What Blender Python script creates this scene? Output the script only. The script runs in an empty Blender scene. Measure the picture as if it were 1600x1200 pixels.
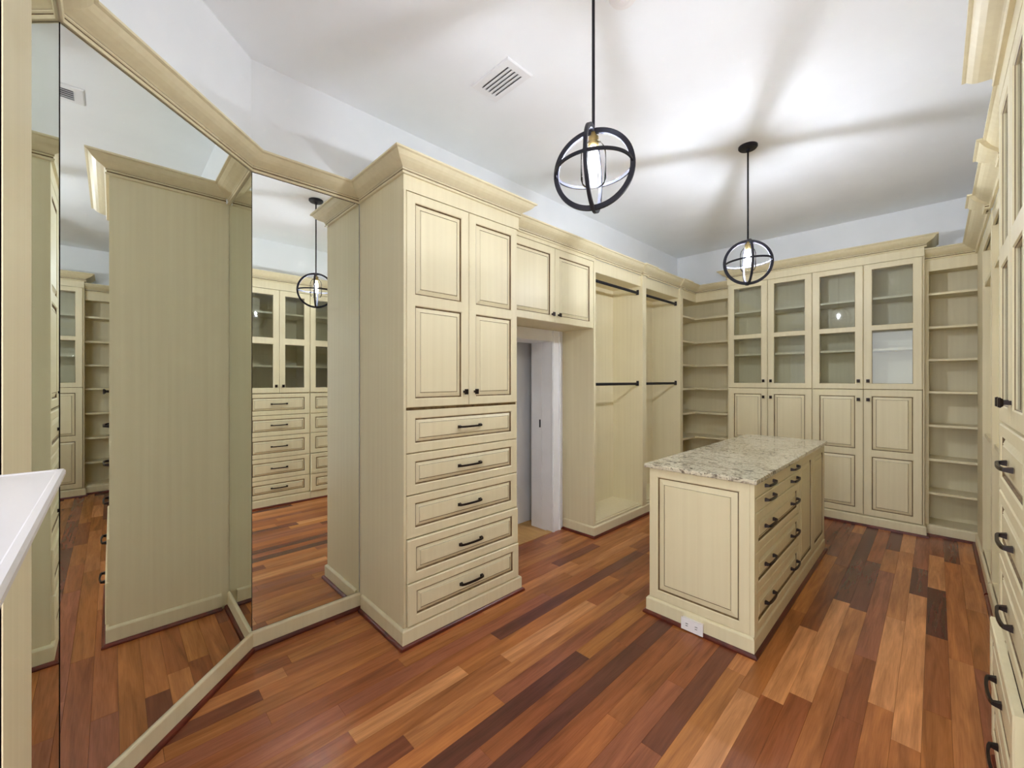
import bpy, bmesh, math, random
from mathutils import Vector
random.seed(7)
sc = bpy.context.scene
COL = sc.collection

# ------------------------------------------------------------------ camera
F_PX, YAW, HORIZON, CAM_H = 644.0, 0.7996, 593.4, 1.42
cam = bpy.data.objects.new('camera', bpy.data.cameras.new('camera'))
COL.objects.link(cam)
cam.data.sensor_fit = 'HORIZONTAL'
cam.data.sensor_width = 36.0
cam.data.lens = F_PX / 1600 * 36.0
cam.data.shift_y = (HORIZON - 600) / 1600
cam.data.clip_start = 0.02
cam.location = (0, 0, CAM_H)
cam.rotation_euler = (math.pi / 2, 0, YAW)
sc.camera = cam

# ------------------------------------------------------------------ world / exposure
world = bpy.data.worlds.new('world'); sc.world = world
world.use_nodes = True
world.node_tree.nodes['Background'].inputs[0].default_value = (0.95, 0.98, 1.0, 1)
world.node_tree.nodes['Background'].inputs[1].default_value = 4.3
sc.view_settings.view_transform = 'Standard'
sc.view_settings.look = 'None'
sc.view_settings.exposure = 0.12
sc.view_settings.gamma = 1.0
sc.view_settings.use_curve_mapping = False
sc.cycles.use_denoising = True
sc.cycles.max_bounces = 10
sc.cycles.diffuse_bounces = 6
sc.cycles.glossy_bounces = 6
sc.cycles.transparent_max_bounces = 24
sc.cycles.sample_clamp_indirect = 0.0
sc.cycles.blur_glossy = 1.0
sc.cycles.use_light_tree = False
BULB_STRENGTH = 2000.0
BULB_COLOR = (0.95, 1.0, 1.10, 1)

# ------------------------------------------------------------------ materials
def srgb(r, g, b):
    f = lambda c: ((c / 255 + 0.055) / 1.055) ** 2.4 if c > 10.3 else c / 255 / 12.92
    return (f(r), f(g), f(b), 1)

class Mat:
    def __init__(s, name):
        s.m = bpy.data.materials.new(name); s.m.use_nodes = True
        s.nt = s.m.node_tree; s.n = s.nt.nodes
        s.b = s.n['Principled BSDF']
    def node(s, t, **kw):
        nd = s.n.new(t)
        for k, v in kw.items(): setattr(nd, k, v)
        return nd
    def link(s, a, b): s.nt.links.new(a, b)
    def set(s, **kw):
        for k, v in kw.items(): s.b.inputs[k.replace('_', ' ')].default_value = v
        return s

def plain(name, col, rough=0.5, metal=0.0, spec=0.5):
    m = Mat(name)
    m.set(Base_Color=col, Roughness=rough, Metallic=metal)
    m.b.inputs['Specular IOR Level'].default_value = spec
    return m.m

def noise_color(name, c1, c2, scale, rough, detail=4, lo=0.35, hi=0.65, bump=0.0):
    m = Mat(name)
    geo = m.node('ShaderNodeNewGeometry')
    mp = m.node('ShaderNodeMapping'); mp.inputs['Scale'].default_value = scale
    nz = m.node('ShaderNodeTexNoise'); nz.inputs['Scale'].default_value = 1.0; nz.inputs['Detail'].default_value = detail
    rp = m.node('ShaderNodeValToRGB')
    rp.color_ramp.elements[0].position = lo; rp.color_ramp.elements[0].color = c1
    rp.color_ramp.elements[1].position = hi; rp.color_ramp.elements[1].color = c2
    m.link(geo.outputs['Position'], mp.inputs['Vector']); m.link(mp.outputs[0], nz.inputs['Vector'])
    m.link(nz.outputs[0], rp.inputs[0]); m.link(rp.outputs[0], m.b.inputs['Base Color'])
    m.set(Roughness=rough)
    if bump:
        bp = m.node('ShaderNodeBump'); bp.inputs['Strength'].default_value = bump; bp.inputs['Distance'].default_value = 0.002
        m.link(nz.outputs[0], bp.inputs['Height']); m.link(bp.outputs[0], m.b.inputs['Normal'])
    return m.m

CREAM = noise_color('glazed_cream_paint', srgb(224, 213, 177), srgb(230, 220, 185), (38, 38, 0.7), 0.42, 5, 0.3, 0.7)
GLAZE_GAP_SHADE = noise_color('brown_glaze_and_gap_shade', srgb(92, 70, 40), srgb(128, 104, 66), (30, 30, 8), 0.6)  # groove glaze; also colours carcass fronts as painted shade in the gaps
WALL = noise_color('white_wall_paint', srgb(240, 243, 246), srgb(244, 246, 249), (3, 3, 3), 0.75)
CEIL = noise_color('white_ceiling_paint', srgb(243, 246, 250), srgb(246, 249, 253), (3, 3, 3), 0.85)
WHITE = noise_color('white_trim_paint', srgb(236, 237, 240), srgb(241, 242, 245), (5, 5, 5), 0.35)
SHOE = noise_color('dark_red_wood', srgb(78, 26, 18), srgb(112, 44, 28), (20, 4, 20), 0.3)
BRONZE = plain('oil_rubbed_bronze', srgb(38, 28, 26), 0.38, 0.6)
BLACKM = plain('black_iron', srgb(34, 34, 42), 0.45, 0.5)
GREYM = plain('dark_grey_band', srgb(42, 42, 50), 0.6, 0.0, 0.2)
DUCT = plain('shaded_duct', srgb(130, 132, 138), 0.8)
BRASS = plain('aged_brass', srgb(150, 130, 85), 0.3, 1.0)
NAVY = plain('dark_navy', srgb(34, 28, 62), 0.6)  # plain dark navy for the opening's edge and the vestibule side
DARK = plain('dark_gap', srgb(22, 18, 20), 0.7)
TAN = noise_color('tan_floor', srgb(190, 144, 84), srgb(206, 162, 100), (4, 20, 4), 0.5)
PLASTIC = plain('white_plastic', srgb(240, 238, 240), 0.3)
SLAB = plain('white_laminate', srgb(214, 209, 209), 0.3)

def make_mirror():
    m = Mat('mirror_silver'); m.n.remove(m.b)
    g = m.node('ShaderNodeBsdfGlossy'); g.inputs['Roughness'].default_value = 0.0
    g.inputs['Color'].default_value = (0.88, 0.91, 0.875, 1)
    m.link(g.outputs[0], m.n['Material Output'].inputs[0]); return m.m
MIRROR = make_mirror()

def make_glass(name, tint, refl):
    m = Mat(name); m.n.remove(m.b)
    tr = m.node('ShaderNodeBsdfTransparent'); tr.inputs[0].default_value = tint
    g = m.node('ShaderNodeBsdfGlossy'); g.inputs['Roughness'].default_value = 0.02
    lw = m.node('ShaderNodeFresnel'); lw.inputs['IOR'].default_value = refl
    mx = m.node('ShaderNodeMixShader')
    m.link(lw.outputs[0], mx.inputs[0]); m.link(tr.outputs[0], mx.inputs[1]); m.link(g.outputs[0], mx.inputs[2])
    m.link(mx.outputs[0], m.n['Material Output'].inputs[0]); return m.m
GLASS = make_glass('clear_pane', (0.93, 0.95, 0.95, 1), 1.5)
SHADE = make_glass('clear_shade_glass', (0.98, 0.98, 0.99, 1), 1.10)

def make_filament(name, strength):
    m = Mat(name); m.n.remove(m.b)
    e = m.node('ShaderNodeEmission'); e.inputs[0].default_value = BULB_COLOR; e.inputs[1].default_value = strength
    m.link(e.outputs[0], m.n['Material Output'].inputs[0]); return m.m
def make_bulb():
    m = Mat('glowing_bulb_glass'); m.n.remove(m.b)
    e = m.node('ShaderNodeEmission'); e.inputs[0].default_value = BULB_COLOR; e.inputs[1].default_value = 1.3
    t = m.node('ShaderNodeBsdfTransparent'); a = m.node('ShaderNodeAddShader')
    m.link(e.outputs[0], a.inputs[0]); m.link(t.outputs[0], a.inputs[1])
    m.link(a.outputs[0], m.n['Material Output'].inputs[0]); return m.m
BULB = make_bulb()

def make_plank():
    m = Mat('cherry_plank')
    oi = m.node('ShaderNodeObjectInfo'); geo = m.node('ShaderNodeNewGeometry')
    off = m.node('ShaderNodeVectorMath', operation='MULTIPLY_ADD')
    cmb = m.node('ShaderNodeCombineXYZ')
    m.link(oi.outputs['Random'], cmb.inputs[0]); m.link(oi.outputs['Random'], cmb.inputs[1])
    m.link(cmb.outputs[0], off.inputs[0]); off.inputs[1].default_value = (37, 91, 0)
    m.link(geo.outputs['Position'], off.inputs[2])
    mp = m.node('ShaderNodeMapping'); mp.inputs['Scale'].default_value = (22, 1.7, 22)
    m.link(off.outputs[0], mp.inputs['Vector'])
    nz = m.node('ShaderNodeTexNoise'); nz.inputs['Scale'].default_value = 1.0; nz.inputs['Detail'].default_value = 6; nz.inputs['Distortion'].default_value = 1.1
    m.link(mp.outputs[0], nz.inputs['Vector'])
    mp2 = m.node('ShaderNodeMapping'); mp2.inputs['Scale'].default_value = (230, 9, 230)
    m.link(off.outputs[0], mp2.inputs['Vector'])
    nz2 = m.node('ShaderNodeTexNoise'); nz2.inputs['Scale'].default_value = 1.0; nz2.inputs['Detail'].default_value = 3
    m.link(mp2.outputs[0], nz2.inputs['Vector'])
    add = m.node('ShaderNodeMath', operation='MULTIPLY_ADD')
    m.link(nz2.outputs[0], add.inputs[0]); add.inputs[1].default_value = 0.35; m.link(nz.outputs[0], add.inputs[2])
    rp = m.node('ShaderNodeValToRGB')
    rp.color_ramp.elements[0].position = 0.42; rp.color_ramp.elements[0].color = (0.66, 0.60, 0.58, 1)
    rp.color_ramp.elements[1].position = 0.90; rp.color_ramp.elements[1].color = (1.35, 1.34, 1.30, 1)
    m.link(add.outputs[0], rp.inputs[0])
    mul = m.node('ShaderNodeMix', data_type='RGBA', blend_type='MULTIPLY'); mul.inputs[0].default_value = 1.0
    m.link(oi.outputs['Color'], mul.inputs[6]); m.link(rp.outputs[0], mul.inputs[7])
    m.link(mul.outputs[2], m.b.inputs['Base Color'])
    m.set(Roughness=0.27)
    bp = m.node('ShaderNodeBump'); bp.inputs['Strength'].default_value = 0.12; bp.inputs['Distance'].default_value = 0.0008
    m.link(nz2.outputs[0], bp.inputs['Height']); m.link(bp.outputs[0], m.b.inputs['Normal'])
    return m.m
PLANK = make_plank()

def make_granite():
    m = Mat('speckled_granite')
    geo = m.node('ShaderNodeNewGeometry')
    mp = m.node('ShaderNodeMapping'); mp.inputs['Scale'].default_value = (9, 22, 14); mp.inputs['Rotation'].default_value = (0, 0, 0.5)
    m.link(geo.outputs['Position'], mp.inputs['Vector'])
    n1 = m.node('ShaderNodeTexNoise'); n1.inputs['Scale'].default_value = 1.0; n1.inputs['Detail'].default_value = 9; n1.inputs['Roughness'].default_value = 0.68; n1.inputs['Distortion'].default_value = 1.6
    m.link(mp.outputs[0], n1.inputs['Vector'])
    r1 = m.node('ShaderNodeValToRGB'); cr = r1.color_ramp
    cr.elements[0].position = 0.33; cr.elements[0].color = srgb(70, 62, 56)
    cr.elements[1].position = 0.72; cr.elements[1].color = srgb(236, 230, 208)
    for p, c in ((0.41, srgb(150, 140, 124)), (0.49, srgb(222, 214, 190)), (0.58, srgb(200, 192, 170))):
        e = cr.elements.new(p); e.color = c
    m.link(n1.outputs[0], r1.inputs[0])
    n2 = m.node('ShaderNodeTexNoise'); n2.inputs['Scale'].default_value = 75.0; n2.inputs['Detail'].default_value = 3
    m.link(geo.outputs['Position'], n2.inputs['Vector'])
    r2 = m.node('ShaderNodeValToRGB'); r2.color_ramp.elements[0].position = 0.34; r2.color_ramp.elements[0].color = (0.25, 0.22, 0.2, 1)
    r2.color_ramp.elements[1].position = 0.44; r2.color_ramp.elements[1].color = (1, 1, 1, 1)
    m.link(n2.outputs[0], r2.inputs[0])
    mul = m.node('ShaderNodeMix', data_type='RGBA', blend_type='MULTIPLY'); mul.inputs[0].default_value = 0.8
    m.link(r1.outputs[0], mul.inputs[6]); m.link(r2.outputs[0], mul.inputs[7])
    m.link(mul.outputs[2], m.b.inputs['Base Color']); m.set(Roughness=0.05)
    return m.m
GRANITE = make_granite()

# ------------------------------------------------------------------ mesh helpers
class MB:
    """collects faces in world coordinates, builds one mesh object"""
    def __init__(s): s.v = []; s.f = []; s.mi = []
    def face(s, pts, mi=0):
        i = len(s.v); s.v += [tuple(p) for p in pts]; s.f.append(list(range(i, i + len(pts)))); s.mi.append(mi)
    def box(s, x0, x1, y0, y1, z0, z1, mi=0):
        if x0 > x1: x0, x1 = x1, x0
        if y0 > y1: y0, y1 = y1, y0
        if z0 > z1: z0, z1 = z1, z0
        c = [(x, y, z) for z in (z0, z1) for y in (y0, y1) for x in (x0, x1)]
        for q in ((0, 2, 3, 1), (4, 5, 7, 6), (0, 1, 5, 4), (2, 6, 7, 3), (0, 4, 6, 2), (1, 3, 7, 5)):
            s.face([c[k] for k in q], mi)
        return s
    def lathe(s, cx, cy, prof, n=24, mi=0, caps=True):
        rings = [[(cx + r * math.cos(2 * math.pi * k / n), cy + r * math.sin(2 * math.pi * k / n), z) for k in range(n)] for r, z in prof]
        for a, b in zip(rings, rings[1:]):
            for k in range(n): s.face([a[k], a[(k + 1) % n], b[(k + 1) % n], b[k]], mi)
        if caps:
            s.face(rings[0], mi); s.face(rings[-1], mi)
        return s
    def build(s, name, mats, parent=None, origin=(0, 0, 0), smooth=False, bevel=0.0):
        if not isinstance(mats, (list, tuple)): mats = [mats]
        base = Vector(origin)
        if parent is not None:
            p = parent
            while p is not None: base = base + p.location; p = p.parent
        me = bpy.data.meshes.new(name)
        me.from_pydata([tuple(Vector(v) - base) for v in s.v], [], s.f)
        for m in mats: me.materials.append(m)
        for p, k in zip(me.polygons, s.mi): p.material_index = k
        bm = bmesh.new(); bm.from_mesh(me)
        bmesh.ops.remove_doubles(bm, verts=bm.verts, dist=1e-5)
        bmesh.ops.recalc_face_normals(bm, faces=bm.faces)
        if bevel: bmesh.ops.bevel(bm, geom=list(bm.edges), offset=bevel, segments=2, affect='EDGES', profile=0.6)
        bm.to_mesh(me); bm.free()
        if smooth:
            for p in me.polygons: p.use_smooth = True
        o = bpy.data.objects.new(name, me); COL.objects.link(o)
        o.location = origin
        if parent is not None: o.parent = parent
        return o

def thing(name, label, cat, loc, group=None):
    o = bpy.data.objects.new(name, None); o.empty_display_size = 0.1
    COL.objects.link(o); o.location = loc
    o['label'] = label; o['category'] = cat
    if group: o['group'] = group
    return o
def tag(o, label, cat, group=None):
    o['label'] = label; o['category'] = cat
    if group: o['group'] = group
    return o
def struct(o, label=None):
    o['kind'] = 'structure'
    if label: o['label'] = label
    return o

# local frame of a cabinet face: u along the wall, v up, w out of the face
class Face:
    def __init__(s, d, plane): s.d = d; s.p = plane
    def P(s, u, v, w):
        if s.d == '+x': return (s.p + w, u, v)
        if s.d == '-x': return (s.p - w, u, v)
        if s.d == '-y': return (u, s.p - w, v)
        if s.d == '+y': return (u, s.p + w, v)
    def rot(s): return {'+x': -math.pi / 2, '-x': math.pi / 2, '-y': math.pi, '+y': 0.0}[s.d]

def rings(mb, fc, levels, fill=None):
    """levels: (u0,u1,v0,v1,w,mat of the band leading to the NEXT level)"""
    R = []
    for (a, b, c, d, w, mi) in levels:
        R.append(([fc.P(a, c, w), fc.P(b, c, w), fc.P(b, d, w), fc.P(a, d, w)], mi))
    for (r, mi), (q, _) in zip(R, R[1:]):
        for k in range(4): mb.face([r[k], r[(k + 1) % 4], q[(k + 1) % 4], q[k]], mi)
    if fill is not None: mb.face(R[-1][0], fill)

def inset(r, d): return (r[0] + d, r[1] - d, r[2] + d, r[3] - d)

def front(name, parent, fc, u0, u1, v0, v1, t=0.021, stile=0.056, rails=None, glass=False, slab=False, w0=0.0, bevelw=0.026):
    """door or drawer front; rails = list of (v low, v high) openings; default one opening"""
    mb = MB(); r = (u0, u1, v0, v1); ch = 0.004
    lv = [(*r, w0, 0), (*r, w0 + t - ch, 0), (*inset(r, ch), w0 + t, 0)]
    if slab:
        rings(mb, fc, lv, 0); mb.face([fc.P(u0, v0, w0), fc.P(u1, v0, w0), fc.P(u1, v1, w0), fc.P(u0, v1, w0)], 0)
        return mb.build(name, [CREAM, GLAZE_GAP_SHADE], parent)
    rings(mb, fc, lv)
    a, b = u0 + stile, u1 - stile
    ops = rails or [(v0 + stile, v1 - stile)]
    i = inset(r, ch); W = w0 + t
    q = lambda ua, ub, va, vb: mb.face([fc.P(ua, va, W), fc.P(ub, va, W), fc.P(ub, vb, W), fc.P(ua, vb, W)], 0)
    q(i[0], a, i[2], i[3]); q(b, i[1], i[2], i[3])
    edges = [i[2]] + [x for o in ops for x in o] + [i[3]]
    for k in range(0, len(edges), 2): q(a, b, edges[k], edges[k + 1])
    deep = W - 0.011
    for (c, d) in ops:
        o = (a, b, c, d)
        if glass:
            rings(mb, fc, [(*o, W, 0), (*inset(o, 0.004), W - 0.004, 1), (*inset(o, 0.006), W - 0.006, 0), (*inset(o, 0.006), w0, 0)])
        else:
            rings(mb, fc, [(*o, W, 0), (*inset(o, 0.005), W - 0.004, 1), (*inset(o, 0.0085), deep, 0)])
    ob = mb.build(name, [CREAM, GLAZE_GAP_SHADE], parent)
    for (c, d) in ops:
        o = inset((a, b, c, d), 0.0085 if not glass else 0.006)
        pm = MB()
        if glass:
            rings(pm, fc, [(*o, w0 + 0.007, 0), (*o, w0 + 0.011, 0)], 0)
            pm.face([fc.P(o[0], o[2], w0 + 0.007), fc.P(o[1], o[2], w0 + 0.007), fc.P(o[1], o[3], w0 + 0.007), fc.P(o[0], o[3], w0 + 0.007)], 0)
            p = pm.build('pane', GLASS, ob)
            p['label'] = 'clear glass pane'
        else:
            bw = bevelw
            rings(pm, fc, [(*o, deep, 1), (*inset(o, 0.0035), deep, 0), (*inset(o, bw), W - 0.0035, 1),
                           (*inset(o, bw + 0.0022), W - 0.006, 0), (*inset(o, bw + 0.0045), W - 0.0025, 0)], 0)
            pm.build('panel', [CREAM, GLAZE_GAP_SHADE], ob)
    return ob

def make_handle_mesh():
    mb = MB(); L = 0.078; n = 10
    for s in (-1, 1):   # flared feet
        x = s * L
        a = [(x - 0.010, 0, -0.009), (x + 0.010, 0, -0.009), (x + 0.010, 0, 0.009), (x - 0.010, 0, 0.009)]
        b = [(x - 0.0055, 0.02, -0.0055), (x + 0.0055, 0.02, -0.0055), (x + 0.0055, 0.02, 0.0055), (x - 0.0055, 0.02, 0.0055)]
        mb.face(a); mb.face(b)
        for k in range(4): mb.face([a[k], a[(k + 1) % 4], b[(k + 1) % 4], b[k]])
    sec = []
    for k in range(n + 1):
        t = -1 + 2 * k / n
        x = t * (L + 0.004); y = 0.016 + 0.010 * math.sqrt(max(0, 1 - t * t * 0.98)); h = 0.0055
        sec.append([(x, y - 0.004, -h), (x, y + 0.004, -h), (x, y + 0.004, h), (x, y - 0.004, h)])
    for p, q in zip(sec, sec[1:]):
        for k in range(4): mb.face([p[k], p[(k + 1) % 4], q[(k + 1) % 4], q[k]])
    mb.face(sec[0]); mb.face(sec[-1])
    o = mb.build('handle', BRONZE); me = o.data; bpy.data.objects.remove(o); return me
def make_knob_mesh():
    mb = MB()
    mb.box(-0.0065, 0.0065, 0, 0.018, -0.0065, 0.0065)
    a = [(-0.008, 0.016, -0.010), (0.008, 0.016, -0.010), (0.008, 0.016, 0.010), (-0.008, 0.016, 0.010)]
    b = [(-0.013, 0.023, -0.016), (0.013, 0.023, -0.016), (0.013, 0.023, 0.016), (-0.013, 0.023, 0.016)]
    c = [(-0.011, 0.028, -0.014), (0.011, 0.028, -0.014), (0.011, 0.028, 0.014), (-0.011, 0.028, 0.014)]
    mb.face(a); mb.face(c)
    for p, q in ((a, b), (b, c)):
        for k in range(4): mb.face([p[k], p[(k + 1) % 4], q[(k + 1) % 4], q[k]])
    o = mb.build('knob', BRONZE); me = o.data; bpy.data.objects.remove(o); return me
HANDLE, KNOB = make_handle_mesh(), make_knob_mesh()

def hw(mesh, name, part, fc, u, v, w, label=None):
    o = bpy.data.objects.new(name, mesh); COL.objects.link(o)
    base = Vector((0, 0, 0)); p = part
    while p is not None: base = base + p.location; p = p.parent
    o.parent = part; o.location = Vector(fc.P(u, v, w)) - base; o.rotation_euler = (0, 0, fc.rot())
    o['label'] = label or ('dark bronze arched pull' if mesh is HANDLE else 'dark bronze square knob')
    return o

CROWN = [(0.0, 0.0, 0), (0.013, 0.0, 0), (0.016, 0.006, 0), (0.013, 0.012, 1), (0.009, 0.014, 1), (0.010, 0.019, 0), (0.014, 0.022, 0), (0.015, 0.026, 1),
         (0.013, 0.029, 0), (0.020, 0.034, 0), (0.034, 0.041, 0), (0.050, 0.050, 0), (0.064, 0.061, 0), (0.074, 0.073, 0), (0.079, 0.080, 0),
         (0.083, 0.081, 0), (0.090, 0.084, 0), (0.090, 0.093, 0), (0.0, 0.093, 0)]
BASE = [(0.0, 0.018, 0), (0.014, 0.018, 0), (0.014, 0.088, 0), (0.011, 0.094, 0), (0.005, 0.098, 0), (0.0, 0.100, 0)]
SHOEP = [(0.0, 0.0, 0), (0.030, 0.0, 0), (0.030, 0.008, 0), (0.027, 0.015, 0), (0.021, 0.0195, 0), (0.012, 0.020, 0), (0.0, 0.020, 0)]

def sweep(name, parent, path, prof, mats, side, z0=0.0, scale=1.0):
    """sweeps a profile (out,up) along a 2D path; side=+1 pushes out to the left of the path direction"""
    n = len(path); dirs = []
    for k in range(n - 1):
        d = Vector((path[k + 1][0] - path[k][0], path[k + 1][1] - path[k][1])).normalized()
        dirs.append(Vector((-d.y, d.x)) * side)
    sec = []
    for k in range(n):
        if k == 0: m = dirs[0]
        elif k == n - 1: m = dirs[-1]
        else:
            m = dirs[k - 1] + dirs[k]; m = m / (m.dot(dirs[k]) or 1)
        sec.append([(path[k][0] + m.x * p * scale, path[k][1] + m.y * p * scale, z0 + z) for p, z, _ in prof])
    mb = MB()
    for k in range(n - 1):
        for j in range(len(prof) - 1):
            mb.face([sec[k][j], sec[k + 1][j], sec[k + 1][j + 1], sec[k][j + 1]], prof[j][2])
    mb.face(sec[0], 0); mb.face(sec[-1], 0)
    return mb.build(name, mats, parent)

def crown(parent, path, side, z0=2.512, name='crown_moulding'): return sweep(name, parent, path, CROWN, [CREAM, GLAZE_GAP_SHADE], side, z0)
def base(parent, path, side):
    sweep('base_board', parent, path, BASE, CREAM, side)
    o = sweep('shoe_moulding', parent, path, SHOEP, SHOE, side); o['label'] = 'dark red shoe moulding'

# ------------------------------------------------------------------ key planes
XW, XR = -2.505, 0.62             # left / right wall
YF = 5.64                         # far wall
ZC = 3.103                        # ceiling
M0 = (-2.505, 0.526)              # mirror corner 1|2
M1 = (-1.861, -0.118)             # mirror corner 2|3
YB = -0.118                       # wall behind the camera
DOOR_Y0, DOOR_Y1, DOOR_Z = 2.02, 2.945, 1.775

# ------------------------------------------------------------------ room shell
mb = MB(); mb.box(XW - 0.05, XR, -1.7, YF, -0.06, -0.013)
floor = struct(mb.build('floor', DARK), 'dark subfloor under the cherry planks')
unit = MB(); c = 0.0012
mb_ = MB(); mb_.box(-0.5, 0.5, -0.5, 0.5, -0.5, 0.5)
tmp = mb_.build('plank', PLANK); PM = tmp.data; bpy.data.objects.remove(tmp)
PW = 0.085
shades = [srgb(158, 94, 52), srgb(170, 106, 58), srgb(184, 120, 70), srgb(144, 82, 46), srgb(120, 66, 44), srgb(100, 54, 42),
          srgb(164, 102, 52), srgb(200, 138, 88), srgb(146, 86, 58), srgb(176, 114, 60)]
rows = int(math.ceil((XR - XW) / PW))
prng = random.Random(21)
for r in range(rows):
    x0 = XW + r * PW; x1 = min(x0 + PW, XR)
    y = -1.68 - prng.random() * 0.8
    while y < YF:
        L = prng.choice([0.55, 0.75, 0.95, 1.15, 1.35, 1.6])
        a, b = max(y, -1.68), min(y + L, YF)
        y += L
        if b - a < 0.05: continue
        if x1 < -1.9 - 0.01 and a > 1.12 and b < 1.96: continue          # wholly under the drawer tower
        if x1 < -2.16 and a > 3.13 and b < YF: continue                   # wholly under the hanging units
        o = bpy.data.objects.new('plank', PM); COL.objects.link(o)
        o.parent = floor
        o.location = ((x0 + x1) / 2, (a + b) / 2, -0.0065); o.scale = (x1 - x0 - 0.0008, b - a - 0.0010, 0.013)
        s = prng.choice(shades); k = 0.88 + prng.random() * 0.24
        o.color = (s[0] * k, s[1] * k, s[2] * k, 1)
struct(MB().box(XW - 0.62, XW - 0.05, 1.6, 4.0, -0.06, -0.004).build('floor_passage', TAN), 'tan floor of the passage beyond the doorway')

mb = MB(); mb.box(XW - 0.7, XR + 0.1, -1.8, YF + 0.1, ZC, ZC + 0.08)
ceiling = struct(mb.build('ceiling', CEIL), 'smooth white ceiling')
mb = MB()
mb.box(XW - 0.05, XW, M0[1], DOOR_Y0 - 0.03, 0, ZC); mb.box(XW - 0.05, XW, DOOR_Y1 + 0.03, YF, 0, ZC); mb.box(XW - 0.05, XW, DOOR_Y0 - 0.03, DOOR_Y1 + 0.03, DOOR_Z + 0.03, ZC)
struct(mb.build('wall_left', WALL), 'white left wall above the cabinets')
mb = MB()                                                                  # diagonal wall behind mirror 2
d = Vector((M1[0] - M0[0], M1[1] - M0[1])).normalized(); nrm = Vector((-d.y, d.x)) * -1 if Vector((-d.y, d.x)).dot(Vector((1, 1))) > 0 else Vector((-d.y, d.x))
q = [Vector(M0), Vector(M1), Vector(M1) + nrm * 0.05, Vector(M0) + nrm * 0.05]
for k in range(4): mb.face([(*q[k], 0), (*q[(k + 1) % 4], 0), (*q[(k + 1) % 4], ZC), (*q[k], ZC)])
mb.face([(*p, 0) for p in q]); mb.face([(*p, ZC) for p in q])
struct(mb.build('wall_diagonal', WALL), 'white diagonal wall above the mirrors')
struct(MB().box(XW - 0.05, XR + 0.05, YF, YF + 0.05, 0, ZC).build('wall_far', WALL), 'white far wall above the glass cabinets')
struct(MB().box(XR, XR + 0.05, -1.75, YF, 0, ZC).build('wall_right', WALL), 'white right wall')
PIL_X0, PIL_X1 = -1.173, -0.888
mb = MB(); mb.box(M1[0] - 0.03, PIL_X1 - 0.004, YB - 0.16, YB, 0, ZC); mb.box(PIL_X1 - 0.004, XR, YB - 0.16, YB, 2.35, ZC)
struct(mb.build('wall_back', WALL), 'white wall that carries the narrow mirror')
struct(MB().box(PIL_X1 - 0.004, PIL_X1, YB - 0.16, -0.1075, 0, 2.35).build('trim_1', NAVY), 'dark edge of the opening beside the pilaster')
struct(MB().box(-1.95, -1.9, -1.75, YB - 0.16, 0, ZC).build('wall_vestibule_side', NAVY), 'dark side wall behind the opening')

# pilaster beside the narrow mirror
mb = MB()
mb.box(PIL_X0 + 0.045, PIL_X1, YB, -0.106, 0, 2.6)
mb.box(PIL_X0 + 0.040, PIL_X0 + 0.045, YB, -0.1085, 0, 2.6, 1)
mb.box(PIL_X0, PIL_X0 + 0.040, YB, -0.1065, 0, 2.6)
struct(mb.build('trim_2', [CREAM, GLAZE_GAP_SHADE]), 'cream pilaster with a brown bead at the left edge')

# crown and baseboard over/under the mirrors
path = [(PIL_X0, YB), M1, M0, (XW, 1.108)]
def offs(path, dist):   # push path into the room
    out = []
    for k, p in enumerate(path):
        ds = []
        if k > 0: ds.append(Vector((path[k][0] - path[k - 1][0], path[k][1] - path[k - 1][1])).normalized())
        if k < len(path) - 1: ds.append(Vector((path[k + 1][0] - path[k][0], path[k + 1][1] - path[k][1])).normalized())
        ns = [Vector((d.y, -d.x)) for d in ds]
        m = sum(ns, Vector((0, 0))); m = m / m.dot(ns[0])
        out.append((p[0] + m.x * dist, p[1] + m.y * dist))
    return out
o = sweep('trim_3', None, path, CROWN, [CREAM, GLAZE_GAP_SHADE], -1, 2.512); struct(o, 'cream crown moulding above the three mirrors')
o = sweep('baseboard_left', None, path, BASE, CREAM, -1); struct(o, 'cream baseboard under the mirrors')
s = sweep('shoe_moulding', None, path, SHOEP, SHOE, -1); s.parent = o; s['label'] = 'dark red shoe moulding'

def mirror(a, b, label):
    a, b = Vector(a), Vector(b); d = (b - a).normalized(); n = Vector((d.y, -d.x))
    root = thing('wall_mirror', label, 'mirror', (a.x, a.y, 0.1), 'mirrors of the dressing bay')
    z0, z1 = 0.1, 2.512
    mb = MB(); p = [a + d * 0.0005, b - d * 0.0005]; p = p + [p[1] + n * 0.0006, p[0] + n * 0.0006]
    for k in range(4): mb.face([(*p[k], z0), (*p[(k + 1) % 4], z0), (*p[(k + 1) % 4], z1), (*p[k], z1)])
    mb.face([(*x, z0) for x in p]); mb.face([(*x, z1) for x in p])
    mb.build('backing', DARK, root)
    mb = MB(); p = [a + d * 0.004 + n * 0.0008, b - d * 0.004 + n * 0.0008]; p = p + [p[1] + n * 0.004, p[0] + n * 0.004]
    zz0, zz1 = z0 + 0.003, z1 - 0.004
    for k in range(4): mb.face([(*p[k], zz0), (*p[(k + 1) % 4], zz0), (*p[(k + 1) % 4], zz1), (*p[k], zz1)], 0 if k == 2 else 1)
    mb.face([(*x, zz0) for x in p], 1); mb.face([(*x, zz1) for x in p], 1)
    mb.build('mirror_glass', [MIRROR, DARK], root)
mirror(M0, (XW, 1.108), 'tall mirror beside the drawer tower, parallel to the tower front')
mirror(M1, M0, 'wide diagonal mirror in the middle of the dressing bay')
mirror((PIL_X0, YB), M1, 'narrow sliver of mirror beside the cream pilaster at the left edge')

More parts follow.
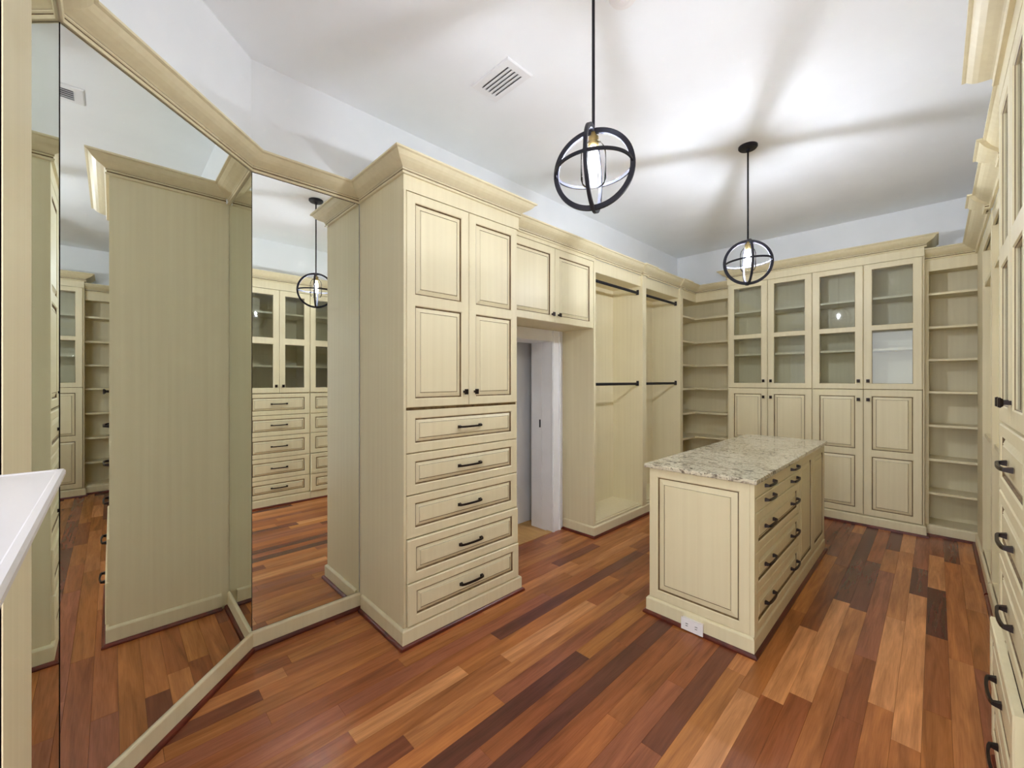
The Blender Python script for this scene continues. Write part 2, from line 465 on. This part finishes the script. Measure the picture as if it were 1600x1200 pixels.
# ------------------------------------------------------------------ doorway to the passage
mb = MB()
XJ = XW - 0.252
mb.box(XJ, XW + 0.002, DOOR_Y1, DOOR_Y1 + 0.03, -0.004, DOOR_Z + 0.03)
mb.box(XJ, XW + 0.002, DOOR_Y0 - 0.03, DOOR_Y0, -0.004, DOOR_Z + 0.03)
mb.box(XJ, XW + 0.002, DOOR_Y0, DOOR_Y1, DOOR_Z, DOOR_Z + 0.03)
mb.box(XW - 0.155, XW - 0.115, DOOR_Y1 - 0.004, DOOR_Y1, 0, DOOR_Z)         # pocket strip
jamb = struct(mb.build('door_1', WHITE), 'white jamb of the doorway between tower and hanging unit')
for nm, y0, y1, z0, z1 in (('casing', DOOR_Y1, 3.055, 0, 1.878), ('casing', 1.985, DOOR_Y0, 0, 1.878), ('casing', DOOR_Y0, DOOR_Y1, DOOR_Z, 1.878)):
    m2 = MB(); m2.box(XW, XW + 0.018, y0, y1, z0, z1)
    if y1 == 3.055: m2.box(XW, XW + 0.028, y1 - 0.02, y1, z0, z1); m2.box(XW, XW + 0.024, y0 + 0.006, y0 + 0.024, z0, z1)
    if z0 == DOOR_Z: m2.box(XW, XW + 0.024, y0, y1, z0 + 0.004, z0 + 0.02)
    m2.build(nm, WHITE, jamb)
o = MB().box(XW - 0.145, XW - 0.128, DOOR_Y1 - 0.0065, DOOR_Y1 - 0.004, 0.965, 1.04).build('strike_plate', BLACKM, jamb); o['label'] = 'small dark strike plate'
struct(MB().box(XW - 0.40, XW - 0.37, 1.6, 3.9, -0.004, ZC).build('wall_passage', WALL), 'pale wall of the passage beyond the doorway')
struct(MB().box(XW - 0.40, XW - 0.05, 1.6, 3.9, 2.3, 2.35).build('ceiling_passage', CEIL), 'passage ceiling beyond the doorway')
struct(MB().box(XW - 0.40, XW - 0.05, 1.56, 1.6, -0.004, 2.35).build('wall_passage_end', WALL), 'near end of the passage')
struct(MB().box(XW - 0.40, XW - 0.05, 3.9, 3.94, -0.004, 2.35).build('wall_passage_back', WALL), 'far end of the passage')
struct(MB().box(XW - 0.05, XW + 0.012, DOOR_Y0, DOOR_Y1, -0.004, 0.004).build('trim_4', TAN), 'tan threshold strip')

# ------------------------------------------------------------------ drawer tower (left, near)
XT = -1.985; FT = Face('+x', XT); T = 0.0214
TY0, TY1 = 1.109, 1.972
tower = thing('drawer_tower', 'tall cream tower with two panelled doors over five drawers beside the mirrors', 'cabinet', (-2.2, 1.54, 0))
mb = MB(); mb.box(XW + 0.002, XT, TY0, TY1, 0.0, 2.515)
mb.box(XT, XT + 0.0005, TY0 + 0.01, TY1 - 0.01, 0.1, 2.43, 1)  # brown sheet behind the fronts: gap shade put into the colour
mb.box(XT, XT + T, TY0, TY0 + 0.014, 0.1, 2.432); 
mb.build('body', [CREAM, GLAZE_GAP_SHADE], tower)
MB().box(XT, XT + T, TY0 - 0.001, TY1, 2.432, 2.514).build('frieze', CREAM, tower)
base(tower, [(XW + 0.045, TY0), (XT + T, TY0), (XT + T, TY1), (XT - 0.12, TY1)], -1)
crown(tower, [(XW + 0.022, TY0), (XT + T, TY0), (XT + T, TY1), (XW + 0.02, TY1)], -1)
u0, u1, um = 1.1265, 1.957, 1.5475
for (a, b, ku) in ((u0, um - 0.0015, um - 0.038), (um + 0.0015, u1, um + 0.042)):
    dr = front('door', tower, FT, a, b, 1.270, 2.4285, T, 0.050, [(1.314, 1.824), (1.877, 2.382)])
    hw(KNOB, 'knob', dr, FT, ku, 1.349, T)
zz = [1.2564, 1.0229, 0.7969, 0.5643, 0.3302, 0.1035]
PULL = [0, 0, 0, 0.010, 0.016]
for k in range(5):
    dr = front('drawer', tower, FT, u0, u1, zz[k + 1] + 0.0025, zz[k] - 0.0025, T, 0.050, [(zz[k + 1] + 0.050, zz[k] - 0.043)], bevelw=0.020, w0=PULL[k])
    hw(HANDLE, 'handle', dr, FT, 1.552, (zz[k] + zz[k + 1]) / 2 + 0.003, T + PULL[k])

# ------------------------------------------------------------------ cabinet over the doorway
XH = -2.145; FH = Face('+x', XH - 0.02)
over = thing('overhead_cabinet', 'two-door cream cabinet bridging over the white doorway', 'cabinet', (-2.32, 2.54, 1.878))
mb = MB(); mb.box(XW + 0.002, XH - 0.02, TY1 + 0.001, 3.108, 1.880, 2.515); mb.box(XH - 0.02, XH - 0.0195, TY1 + 0.01, 3.10, 1.885, 2.5, 1)  # thin brown sheet paints the shade between the two doors
mb.build('body', [CREAM, GLAZE_GAP_SHADE], over)
MB().box(XH - 0.02, XH, TY1 + 0.001, 3.108, 2.485, 2.514).build('frieze', CREAM, over)
crown(over, [(XH, TY1 + 0.001), (XH, 3.109)], -1)
for a, b, ku in ((1.985, 2.569, 2.532), (2.573, 3.106, 2.612)):
    dr = front('door', over, FH, a, b, 1.881, 2.482, 0.02, 0.052)
    hw(KNOB, 'knob', dr, FH, ku, 1.945, 0.02)

# ------------------------------------------------------------------ hanging units on the left wall
def rod(parent, y0, y1, x, z):
    mb = MB(); n = 10; prof = [(x + 0.008 * math.cos(2 * math.pi * k / n), z + 0.0145 * math.sin(2 * math.pi * k / n)) for k in range(n)]
    a = [(px, y0 + 0.004, pz) for px, pz in prof]; b = [(px, y1 - 0.004, pz) for px, pz in prof]
    mb.face(a); mb.face(b)
    for k in range(n): mb.face([a[k], a[(k + 1) % n], b[(k + 1) % n], b[k]])
    o = mb.build('hanging_rod', BLACKM, parent, smooth=False); o['label'] = 'black hanging rod'
    for yy, s in ((y0, 1), (y1, -1)):
        m = MB(); m.box(x - 0.013, x + 0.013, yy, yy + s * 0.006, z - 0.018, z + 0.03); m.box(x - 0.013, x + 0.013, yy, yy + s * 0.02, z - 0.021, z - 0.0145)
        m.build('rod_bracket', BLACKM, o)

def hanging_unit(label, y0, y1, s0, s1, endpanel, group, bump1):
    """y0..y1 outer, s0/s1 widths of the end stiles"""
    u = thing('hanging_unit', label, 'wardrobe', (-2.32, (y0 + y1) / 2, 0), group)
    mb = MB()
    mb.box(XW + 0.002, XH, y0, y0 + s0, 0.0, 2.512); mb.box(XW + 0.002, XH, y1 - s1, y1, 0.0, 2.512)
    mb.box(XW + 0.002, XW + 0.014, y0 + s0, y1 - s1, 0.1, 2.512)
    mb.build('carcass', CREAM, u)
    MB().box(XW + 0.014, XH - 0.016, y0 + s0, y1 - s1, 2.40, 2.42).build('top_panel', CREAM, u)
    m = MB(); m.box(XW + 0.014, XH - 0.014, y0 + s0, y1 - s1, 0.1, 0.13); m.box(XH - 0.014, XH - 0.004, y0 + s0, y1 - s1, 0.02, 0.118)
    m.build('bottom_panel', CREAM, u)
    MB().box(XH - 0.03, XH - 0.014, y0 + s0, y1 - s1, 2.407, 2.512).build('valance', CREAM, u)
    rod(u, y0 + s0, y1 - s1, -2.192, 2.335); rod(u, y0 + s0, y1 - s1, -2.192, 1.378)
    P = [(XH, y0), (XH, y1)]
    base(u, ([(XW + 0.02, y0), (XH, y0), (XH, y1)] if endpanel else P), -1)
    yb = y1 - s1
    if endpanel: cp = [(XH, y0), (XH - 0.006, y0), (XH - 0.006, yb - 0.004), (XH + 0.014, yb - 0.004), (XH + 0.014, y1)]; cp = cp[1:]
    else: cp = [(XH + 0.014, y0), (XH + 0.014, y0 + 0.036), (XH - 0.006, y0 + 0.036), (XH - 0.006, yb - 0.004), (XH + 0.014, yb - 0.004), (XH + 0.014, y1)]
    if bump1: pass
    crown(u, cp, -1)
    MB().box(XH, XH + 0.010, yb, y1, 0.1, 2.512).build('stile', CREAM, u)
    if not endpanel: MB().box(XH, XH + 0.010, y0, y0 + 0.034, 0.1, 2.512).build('stile', CREAM, u)
    return u
hanging_unit('open cream hanging unit with two black rods next to the doorway', 3.110, 4.018, 0.030, 0.038, True, 'open hanging units on the left wall', True)
hanging_unit('open cream hanging unit with two black rods next to the corner shelves', 4.019, 4.958, 0.034, 0.068, False, 'open hanging units on the left wall', True)

# ------------------------------------------------------------------ corner shelf unit (far left)
YS = 5.362                         # face of the open shelf units
GX0 = -1.735                       # left side of the glass cabinets
SH = [2.21, 1.905, 1.61, 1.315, 1.01, 0.70, 0.395]
cs = thing('corner_shelf_unit', 'cream corner unit of angled open shelves between hanging unit and glass cabinet', 'shelving', (-2.1, 5.3, 0))
mb = MB(); mb.box(XW + 0.002, XW + 0.012, 4.959, YF - 0.012, 0.02, 2.512); mb.box(XW + 0.002, GX0, YF - 0.012, YF - 0.002, 0.02, 2.512)
mb.build('back_panel', CREAM, cs)
def lshelf(z, t, name, xf=XH - 0.012, yf=YS + 0.012):
    pts = [(XW + 0.013, 4.960), (xf, 4.960), (xf, yf), (GX0 - 0.001, yf), (GX0 - 0.001, YF - 0.013), (XW + 0.013, YF - 0.013)]
    m = MB()
    m.face([(*p, z) for p in pts]); m.face([(*p, z - t) for p in pts])
    for k in range(6): m.face([(*pts[k], z), (*pts[(k + 1) % 6], z), (*pts[(k + 1) % 6], z - t), (*pts[k], z - t)])
    return m.build(name, CREAM, cs)
for z in SH: lshelf(z, 0.022, 'shelf')
lshelf(0.115, 0.02, 'bottom_panel'); lshelf(2.44, 0.02, 'top_panel')
m = MB(); m.box(XH - 0.02, XH, 4.960, YS, 2.41, 2.512); m.box(XH - 0.02, GX0 - 0.001, YS, YS + 0.02, 2.41, 2.512); m.build('valance', CREAM, cs)
crown(cs, [(XH + 0.014, 4.959), (XH + 0.014, 4.964), (XH, 4.964), (XH, YS), (GX0 - 0.002, YS)], -1)
base(cs, [(XH, 4.96), (XH, YS), (GX0 - 0.002, YS)], -1)

# ------------------------------------------------------------------ glass-door cabinets on the far wall
YG = 5.2825; FG = Face('-y', YG); TG = 0.0215
def glass_cabinet(label, x0, xm, x1, ends):
    g = thing('glass_cabinet', label, 'cabinet', ((x0 + x1) / 2, 5.46, 0), 'glass-fronted cabinets on the far wall')
    a = x0 - (0.011 if ends[0] else 0.0); b = x1 + (0.011 if ends[1] else 0.0)
    m = MB()
    m.box(a, b, YG, YF - 0.002, 0.0, 1.335)
    m.box(a, a + 0.018, YG, YF - 0.002, 1.335, 2.62); m.box(b - 0.018, b, YG, YF - 0.002, 1.335, 2.62)
    m.box(a + 0.018, b - 0.018, YF - 0.012, YF - 0.002, 1.335, 2.62); m.box(a + 0.018, b - 0.018, YG, YF - 0.012, 2.545, 2.62)
    m.box(xm - 0.009, xm + 0.009, YG, YG + 0.03, 1.335, 2.545)
    m.box(a + 0.01, b - 0.01, YG - 0.0005, YG, 0.105, 1.335, 1)  # brown sheet behind the lower doors, shade of the gaps painted in
    m.build('carcass', [CREAM, GLAZE_GAP_SHADE], g)
    MB().box(a, b, YG - TG, YG, 2.541, 2.62).build('frieze', CREAM, g)
    for z in (2.215, 1.922, 1.72): MB().box(a + 0.019, b - 0.019, YG + 0.014, YF - 0.013, z - 0.02, z).build('shelf', CREAM, g)
    for (c, d, ku) in ((x0, xm, xm - 0.036), (xm, x1, xm + 0.036)):
        up = front('glass_door', g, FG, c + 0.002, d - 0.002, 1.3285, 2.5385, TG, 0.058, [(1.380, 1.897), (1.940, 2.488)], glass=True)
        hw(KNOB, 'knob', up, FG, ku, 1.408, TG)
        lo = front('door', g, FG, c + 0.002, d - 0.002, 0.106, 1.3235, TG, 0.056, [(0.160, 0.680), (0.738, 1.264)])
        hw(KNOB, 'knob', lo, FG, ku, 1.228, TG)
    L = (a, YG - TG); R = (b, YG - TG)
    bp = ([(a, YF - 0.01)] if ends[0] else []) + [L, R] + ([(b, YF - 0.01)] if ends[1] else [])
    crown(g, bp, -1, 2.618)
    bp = ([(a, YG + 0.02)] if ends[0] else []) + [L, R] + ([(b, YG + 0.09)] if ends[1] else [])
    base(g, bp, -1)
glass_cabinet('cream cabinet with two glass doors over panelled doors beside the corner shelves', -1.7236, -1.3148, -0.9051, (True, False))
glass_cabinet('cream cabinet with two glass doors over panelled doors beside the tall narrow shelves', -0.9051, -0.4946, -0.0844, (False, True))

# ------------------------------------------------------------------ open shelves (far right)
RXF = 0.25                         # face of the set-back right run
os_ = thing('open_shelf_unit', 'tall narrow cream open shelves in the far right corner', 'shelving', (0.25, 5.5, 0))
mb = MB(); mb.box(-0.0725, -0.046, YS, YF - 0.002, 0.02, 2.512); mb.box(-0.046, XR - 0.002, YF - 0.012, YF - 0.002, 0.02, 2.512); mb.box(0.60, XR - 0.002, YS, YF - 0.012, 0.02, 2.512)
mb.build('carcass', CREAM, os_)
for z in SH: MB().box(-0.046, 0.60, YS + 0.006, YF - 0.012, z - 0.02, z).build('shelf', CREAM, os_)
MB().box(-0.046, 0.60, YS + 0.004, YF - 0.012, 0.08, 0.102).build('bottom_panel', CREAM, os_)
MB().box(-0.046, 0.60, YS + 0.02, YF - 0.012, 2.43, 2.45).build('top_panel', CREAM, os_)
MB().box(-0.046, RXF, YS, YS + 0.02, 2.41, 2.512).build('valance', CREAM, os_)
crown(os_, [(-0.0725, YS), (RXF, YS)], -1)
base(os_, [(-0.0725, YS), (RXF, YS)], -1)

# ------------------------------------------------------------------ right run: set-back open units
def right_open(label, y0, y1, shelves, s0=0.028, s1=0.038, last=False):
    u = thing('wall_unit', label, 'shelving', (0.43, (y0 + y1) / 2, 0), 'set-back open units on the right wall')
    mb = MB(); mb.box(RXF, XR - 0.002, y0, y0 + s0, 0.0, 2.512); mb.box(RXF, XR - 0.002, y1 - s1, y1, 0.0, 2.512); mb.box(XR - 0.014, XR - 0.002, y0 + s0, y1 - s1, 0.1, 2.512)
    mb.build('carcass', CREAM, u)
    MB().box(RXF + 0.014, XR - 0.014, y0 + s0, y1 - s1, 2.41, 2.43).build('top_panel', CREAM, u)
    MB().box(RXF + 0.004, XR - 0.014, y0 + s0, y1 - s1, 0.08, 0.12).build('bottom_panel', CREAM, u)
    MB().box(RXF + 0.002, RXF + 0.02, y0 + s0, y1 - s1, 2.41, 2.512).build('valance', CREAM, u)
    for z in shelves: MB().box(RXF + 0.01, XR - 0.014, y0 + s0, y1 - s1, z - 0.025, z).build('shelf', CREAM, u)
    if last: cp = [(RXF, y0), (RXF, y1)]
    else: cp = [(RXF, y0), (RXF, y1 - 0.07), (RXF - 0.022, y1 - 0.07), (RXF - 0.022, y1 + 0.03), (RXF, y1 + 0.03)]
    crown(u, cp, 1)
    base(u, [(RXF, y0), (RXF, y1)], 1)
RY = 2.352
right_open('set-back open unit right behind the glass-and-drawer cabinet on the right', RY, 3.22, [2.16, 1.01])
right_open('middle set-back open unit on the right wall', 3.25, 4.09, [2.16, 1.01])
right_open('set-back open unit on the right wall nearest the far corner', 4.12, 4.85, [2.16, 1.01], last=True)
fl = MB(); fl.box(RXF, RXF + 0.02, 4.851, YS, 0.02, 2.512)
fo = thing('corner_filler', 'plain cream filler panel closing the far right corner', 'panel', (RXF, 5.1, 0)); fl.build('panel', CREAM, fo)
crown(fo, [(RXF, 4.851), (RXF, YS - 0.001)], 1); base(fo, [(RXF, 4.851), (RXF, YS - 0.03)], 1)

# ------------------------------------------------------------------ right run: glass-over-drawer cabinets
XD = 0.161 + 0.0214; FD = Face('-x', XD)
cols = [(1.032, 1.686), (1.688, 2.342)]
labs = ['glass-over-drawers cabinet on the right wall, seen facing us only in the tall mirror', 'glass-over-drawers cabinet at the right edge with its lowest drawers ajar']
for ci, (a, b) in enumerate(cols):
    g = thing('display_drawer_cabinet', labs[ci], 'cabinet', (0.4, (a + b) / 2, 0), 'glass-over-drawers cabinets on the right wall')
    m = MB(); xb = XR - 0.002
    m.box(XD, xb, a, b, 0, 1.268); m.box(XD, xb, a, a + 0.018, 1.268, 2.515); m.box(XD, xb, b - 0.018, b, 1.268, 2.515)
    m.box(xb - 0.012, xb, a + 0.018, b - 0.018, 1.268, 2.515); m.box(XD, xb - 0.012, a + 0.018, b - 0.018, 2.44, 2.515)
    m.box(XD - 0.0005, XD, a + 0.01, b - 0.01, 0.105, 1.268, 1)  # brown sheet behind the drawers stands in for shade in their gaps
    m.build('carcass', [CREAM, GLAZE_GAP_SHADE], g)
    MB().box(XD - T, XD, a, b, 2.432, 2.514).build('frieze', CREAM, g)
    for z in (2.182, 1.86, 1.583): MB().box(XD + 0.02, xb - 0.013, a + 0.019, b - 0.019, z - 0.02, z).build('shelf', CREAM, g)
    um = (a + b) / 2
    for (c, d, ku) in ((a + 0.003, um - 0.0015, um - 0.036), (um + 0.0015, b - 0.003, um + 0.036)):
        dr = front('glass_door', g, FD, c, d, 1.2705, 2.4285, T, 0.056, [(1.325, 1.822), (1.886, 2.372)], glass=True)
        hw(KNOB, 'knob', dr, FD, ku, 1.349, T)
    zz2 = [1.2645, 1.0229, 0.7900, 0.5463, 0.3060, 0.1035]
    for k in range(5):
        pull = (0.022, 0.018)[k - 3] if (k >= 3 and ci == 1) else 0.0
        dr = front('drawer', g, FD, a + 0.003, b - 0.003, zz2[k + 1] + 0.0025, zz2[k] - 0.0025, T, 0.052, [(zz2[k + 1] + 0.047, zz2[k] - 0.043)], bevelw=0.020, w0=pull)
        hw(HANDLE, 'handle', dr, FD, um, (zz2[k] + zz2[k + 1]) / 2 + 0.004, T + pull)
    xf = XD - T
    cp = [(xf, a), (xf, b)] + ([(XR - 0.02, b)] if ci == 1 else [])
    if ci == 0: cp = [(XR - 0.02, a)] + cp
    crown(g, cp, 1)
    base(g, ([(XR - 0.02, a)] if ci == 0 else []) + [(xf + 0.012, a), (xf + 0.012, b)] + ([(RXF - 0.04, b)] if ci == 1 else []), 1)

# ------------------------------------------------------------------ island
IX0, IX1, IY0, IY1 = -1.222, -0.655, 2.366, 4.250
isl = thing('closet_island', 'cream closet island with bronze-handled drawers on its right side', 'island', ((IX0 + IX1) / 2, 3.3, 0))
FI = Face('+x', IX1 - 0.012); FE = Face('-y', IY0 + 0.012)
m = MB(); m.box(IX0, IX1 - 0.012, IY0 + 0.012, IY1, 0, 0.884); m.box(IX1 - 0.012, IX1 - 0.0115, IY0 + 0.03, IY1 - 0.01, 0.105, 0.87, 1)  # brown sheet on the drawer side paints the gaps dark, as shade
m.box(IX1 - 0.012, IX1 + 0.008, IY0 - 0.008, IY0 + 0.012, 0.1, 0.884)
m.build('body', [CREAM, GLAZE_GAP_SHADE], isl)
front('end_panel', isl, FE, IX0, IX1 - 0.012, 0.1, 0.884, 0.02, 0.05, [(0.150, 0.836)], bevelw=0.034)
iz = [0.882, 0.805, 0.728, 0.522, 0.314, 0.104]
for k in range(5):
    y0, y1 = IY0 + 0.014, 3.338
    if k < 2: dr = front('drawer', isl, FI, y0, y1, iz[k + 1] + 0.002, iz[k] - 0.002, 0.02, slab=True)
    else: dr = front('drawer', isl, FI, y0, y1, iz[k + 1] + 0.002, iz[k] - 0.002, 0.02, 0.045, [(iz[k + 1] + 0.042, iz[k] - 0.042)], bevelw=0.02)
    for hy in (2.625, 3.195): hw(HANDLE, 'handle', dr, FI, hy, (iz[k] + iz[k + 1]) / 2 + 0.003, 0.02)
for a, b in ((3.342, 3.792), (3.796, 4.246)):
    front('door', isl, FI, a, b, 0.106, 0.880, 0.02, 0.05)
base(isl, [(IX0 - 0.001, IY1), (IX0 - 0.001, IY0 - 0.004), (IX1 - 0.004, IY0 - 0.004), (IX1 - 0.004, IY1 + 0.001), (IX0 - 0.03, IY1 + 0.001)], -1)
m = MB(); ox0, ox1, oz0, oz1, oy = -1.012, -0.892, 0.001, 0.073, IY0 - 0.004 - 0.014
m.box(ox0, ox1, oy - 0.022, oy - 0.016, oz0 + 0.006, oz1); m.box(ox0 + 0.004, ox1 - 0.004, oy - 0.016, oy, oz0 + 0.02, oz1 - 0.003)
pl = m.build('outlet', PLASTIC, isl); pl['label'] = 'white electrical outlet on the base of the island'
for ux in (-0.978, -0.926):
    m = MB(); m.box(ux - 0.016, ux + 0.016, oy - 0.0235, oy - 0.022, 0.026, 0.054); s1 = m.build('socket', PLASTIC, pl)
    m = MB(); m.box(ux - 0.008, ux + 0.006, oy - 0.0242, oy - 0.0235, 0.045, 0.048); m.box(ux - 0.008, ux + 0.004, oy - 0.0242, oy - 0.0235, 0.033, 0.036); m.build('slots', DARK, pl)

m = MB(); m.box(IX0 - 0.024, IX1 + 0.024, IY0 - 0.030, IY1 + 0.030, 0.885, 0.911)
ct = m.build('granite_countertop', GRANITE, None, origin=((IX0 + IX1) / 2, 3.3, 0.885), bevel=0.007)
tag(ct, 'polished speckled granite slab on top of the island', 'countertop')

# ------------------------------------------------------------------ pendants
def band_ring(R, w, t, n, matrix):
    """flat band ring: radius R, width w (along the axis), thickness t; matrix maps local to world, axis = local z"""
    mb = MB(); pr = [(R - t / 2, -w / 2), (R + t / 2, -w / 2), (R + t / 2, w / 2), (R - t / 2, w / 2)]
    secs = []
    for k in range(n):
        a = 2 * math.pi * k / n
        secs.append([matrix @ Vector((r * math.cos(a), r * math.sin(a), z)) for r, z in pr])
    for k in range(n):
        p, q = secs[k], secs[(k + 1) % n]
        for j in range(4): mb.face([p[j], p[(j + 1) % 4], q[(j + 1) % 4], q[j]])
    return mb
from mathutils import Matrix
def pendant(x, y, zc, R, az, label, power):
    p = thing('pendant_light', label, 'pendant lamp', (x, y, zc), 'orb pendants')
    MB().lathe(x, y, [(0.062, ZC), (0.062, ZC - 0.012), (0.055, ZC - 0.020), (0.014, ZC - 0.024), (0.012, ZC - 0.04)], 32).build('canopy', BLACKM, p, smooth=False)
    MB().lathe(x, y, [(0.006, ZC - 0.03), (0.006, zc + R - 0.004)], 12).build('stem', BLACKM, p, smooth=True)
    T0 = Matrix.Translation((x, y, zc))
    a = T0 @ Matrix.Rotation(az, 4, 'Z') @ Matrix.Rotation(math.pi / 2, 4, 'X')
    band_ring(R, 0.013, 0.019, 72, a).build('ring', GREYM, p)
    b = T0 @ Matrix.Rotation(az + math.pi / 2, 4, 'Z') @ Matrix.Rotation(math.pi / 2, 4, 'X')
    band_ring(R + 0.004, 0.013, 0.016, 72, b).build('ring', GREYM, p)
    c = T0 @ Matrix.Rotation(az, 4, 'Z') @ Matrix.Rotation(0.05, 4, 'Y')
    band_ring(R - 0.002, 0.012, 0.006, 72, c).build('ring', GREYM, p)
    MB().lathe(x, y, [(0.010, zc + R - 0.004), (0.010, zc + R - 0.02), (0.021, zc + R - 0.024), (0.021, zc + R - 0.055), (0.017, zc + R - 0.06)], 20).build('socket', BRASS, p, smooth=False)
    zb = zc + R - 0.06
    MB().lathe(x, y, [(0.012, zb), (0.015, zb - 0.014), (0.021, zb - 0.03), (0.023, zb - 0.05), (0.023, zb - 0.085), (0.018, zb - 0.103), (0.008, zb - 0.112)], 20).build('bulb', BULB, p, smooth=True)
    fil = make_filament('lit_filament', BULB_STRENGTH * power)
    MB().lathe(x, y, [(0.006, zb - 0.030), (0.012, zb - 0.034), (0.012, zb - 0.074), (0.006, zb - 0.078)], 10).build('filament', fil, p, smooth=True)
    MB().lathe(x, y, [(0.030, zb + 0.012), (0.044, zb - 0.008), (0.050, zb - 0.03), (0.050, zb - 0.13), (0.042, zb - 0.150), (0.022, zb - 0.158)], 28).build('glass_shade', SHADE, p, smooth=True)
PEND = [(-0.95, 1.375), (-0.945, 3.29)]
pendant(*PEND[0], 2.256, 0.152, math.atan2(PEND[0][1], PEND[0][0]) + math.pi / 2 - 0.19, 'larger-looking black orb pendant hanging in front of the island', 0.72)
pendant(*PEND[1], 2.266, 0.152, math.atan2(PEND[1][1], PEND[1][0]) + math.pi / 2 + 0.19, 'black orb pendant with round canopy hanging above the island', 1.3)

# ------------------------------------------------------------------ ceiling vent and detector
v = thing('ceiling_vent', 'white louvred air vent in the ceiling above the drawer tower', 'vent', (-1.705, 1.575, ZC))
vx0, vx1, vy0, vy1 = -1.858, -1.552, 1.478, 1.668; ix0, ix1, iy0, iy1 = vx0 + 0.045, vx1 - 0.045, vy0 + 0.042, vy1 - 0.03
mb = MB()
R0 = (vx0, vx1, vy0, vy1); R1 = (ix0, ix1, iy0, iy1)
def vring(a, za, b, zb):
    A = [(a[0], a[2], za), (a[1], a[2], za), (a[1], a[3], za), (a[0], a[3], za)]; B = [(b[0], b[2], zb), (b[1], b[2], zb), (b[1], b[3], zb), (b[0], b[3], zb)]
    for k in range(4): mb.face([A[k], A[(k + 1) % 4], B[(k + 1) % 4], B[k]])
vring(R0, ZC, R0, ZC - 0.004); vring(R0, ZC - 0.004, inset(R0, 0.006), ZC - 0.009); vring(inset(R0, 0.006), ZC - 0.009, R1, ZC - 0.009); vring(R1, ZC - 0.009, R1, ZC - 0.0005)
mb.build('frame', WHITE, v)
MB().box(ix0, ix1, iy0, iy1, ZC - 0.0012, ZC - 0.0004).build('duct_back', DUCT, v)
for k in range(5):
    yy = iy0 + 0.006 + k * 0.0245; m = MB()
    m.face([(ix0, yy, ZC - 0.012), (ix1, yy, ZC - 0.012), (ix1, yy + 0.022, ZC - 0.005), (ix0, yy + 0.022, ZC - 0.005)])
    m.face([(ix0, yy, ZC - 0.0135), (ix1, yy, ZC - 0.0135), (ix1, yy + 0.022, ZC - 0.0065), (ix0, yy + 0.022, ZC - 0.0065)])
    for (xa) in (ix0, ix1): m.face([(xa, yy, ZC - 0.012), (xa, yy + 0.022, ZC - 0.005), (xa, yy + 0.022, ZC - 0.0065), (xa, yy, ZC - 0.0135)])
    m.face([(ix0, yy + 0.022, ZC - 0.005), (ix1, yy + 0.022, ZC - 0.005), (ix1, yy + 0.022, ZC - 0.0065), (ix0, yy + 0.022, ZC - 0.0065)])
    m.face([(ix0, yy, ZC - 0.012), (ix1, yy, ZC - 0.012), (ix1, yy, ZC - 0.0135), (ix0, yy, ZC - 0.0135)])
    m.build('louvre', WHITE, v)
sd = thing('smoke_detector', 'white round disc on the ceiling at the top edge of the picture', 'detector', (-0.95, 1.60, ZC))
MB().lathe(-0.95, 1.60, [(0.062, ZC), (0.062, ZC - 0.012), (0.054, ZC - 0.024), (0.030, ZC - 0.030)], 32).build('housing', PLASTIC, sd)
MB().lathe(-0.95, 1.60, [(0.018, ZC - 0.030), (0.016, ZC - 0.034)], 20).build('grille', PLASTIC, sd)

# ------------------------------------------------------------------ white shelf corner at the left edge
KS = 0.58; sx0, sy1, sz = -0.8535, -0.0459, 1.2957
wsx = thing('wall_shelf', 'white slab shelf with a raised rim jutting in at the left edge', 'shelf', (-0.6, -0.2, sz - 0.012))
m = MB(); r = (sx0, -0.30, -0.36, sy1)
def sr(rr, z): return [(rr[0], rr[2], z), (rr[1], rr[2], z), (rr[1], rr[3], z), (rr[0], rr[3], z)]
lv = [sr(inset(r, 0.004), sz - 0.010), sr(r, sz - 0.0075), sr(r, sz - 0.003), sr(inset(r, 0.0022), sz), sr(inset(r, 0.0075), sz), sr(inset(r, 0.0090), sz - 0.0012)]
for A, B in zip(lv, lv[1:]):
    for k in range(4): m.face([A[k], A[(k + 1) % 4], B[(k + 1) % 4], B[k]])
m.face(lv[0]); m.face(lv[-1])
m.build('slab', SLAB, wsx)
MB().box(PIL_X1, sx0 + 0.10, -0.27, -0.20, sz - 0.03, sz - 0.010).build('bracket', PLASTIC, wsx)
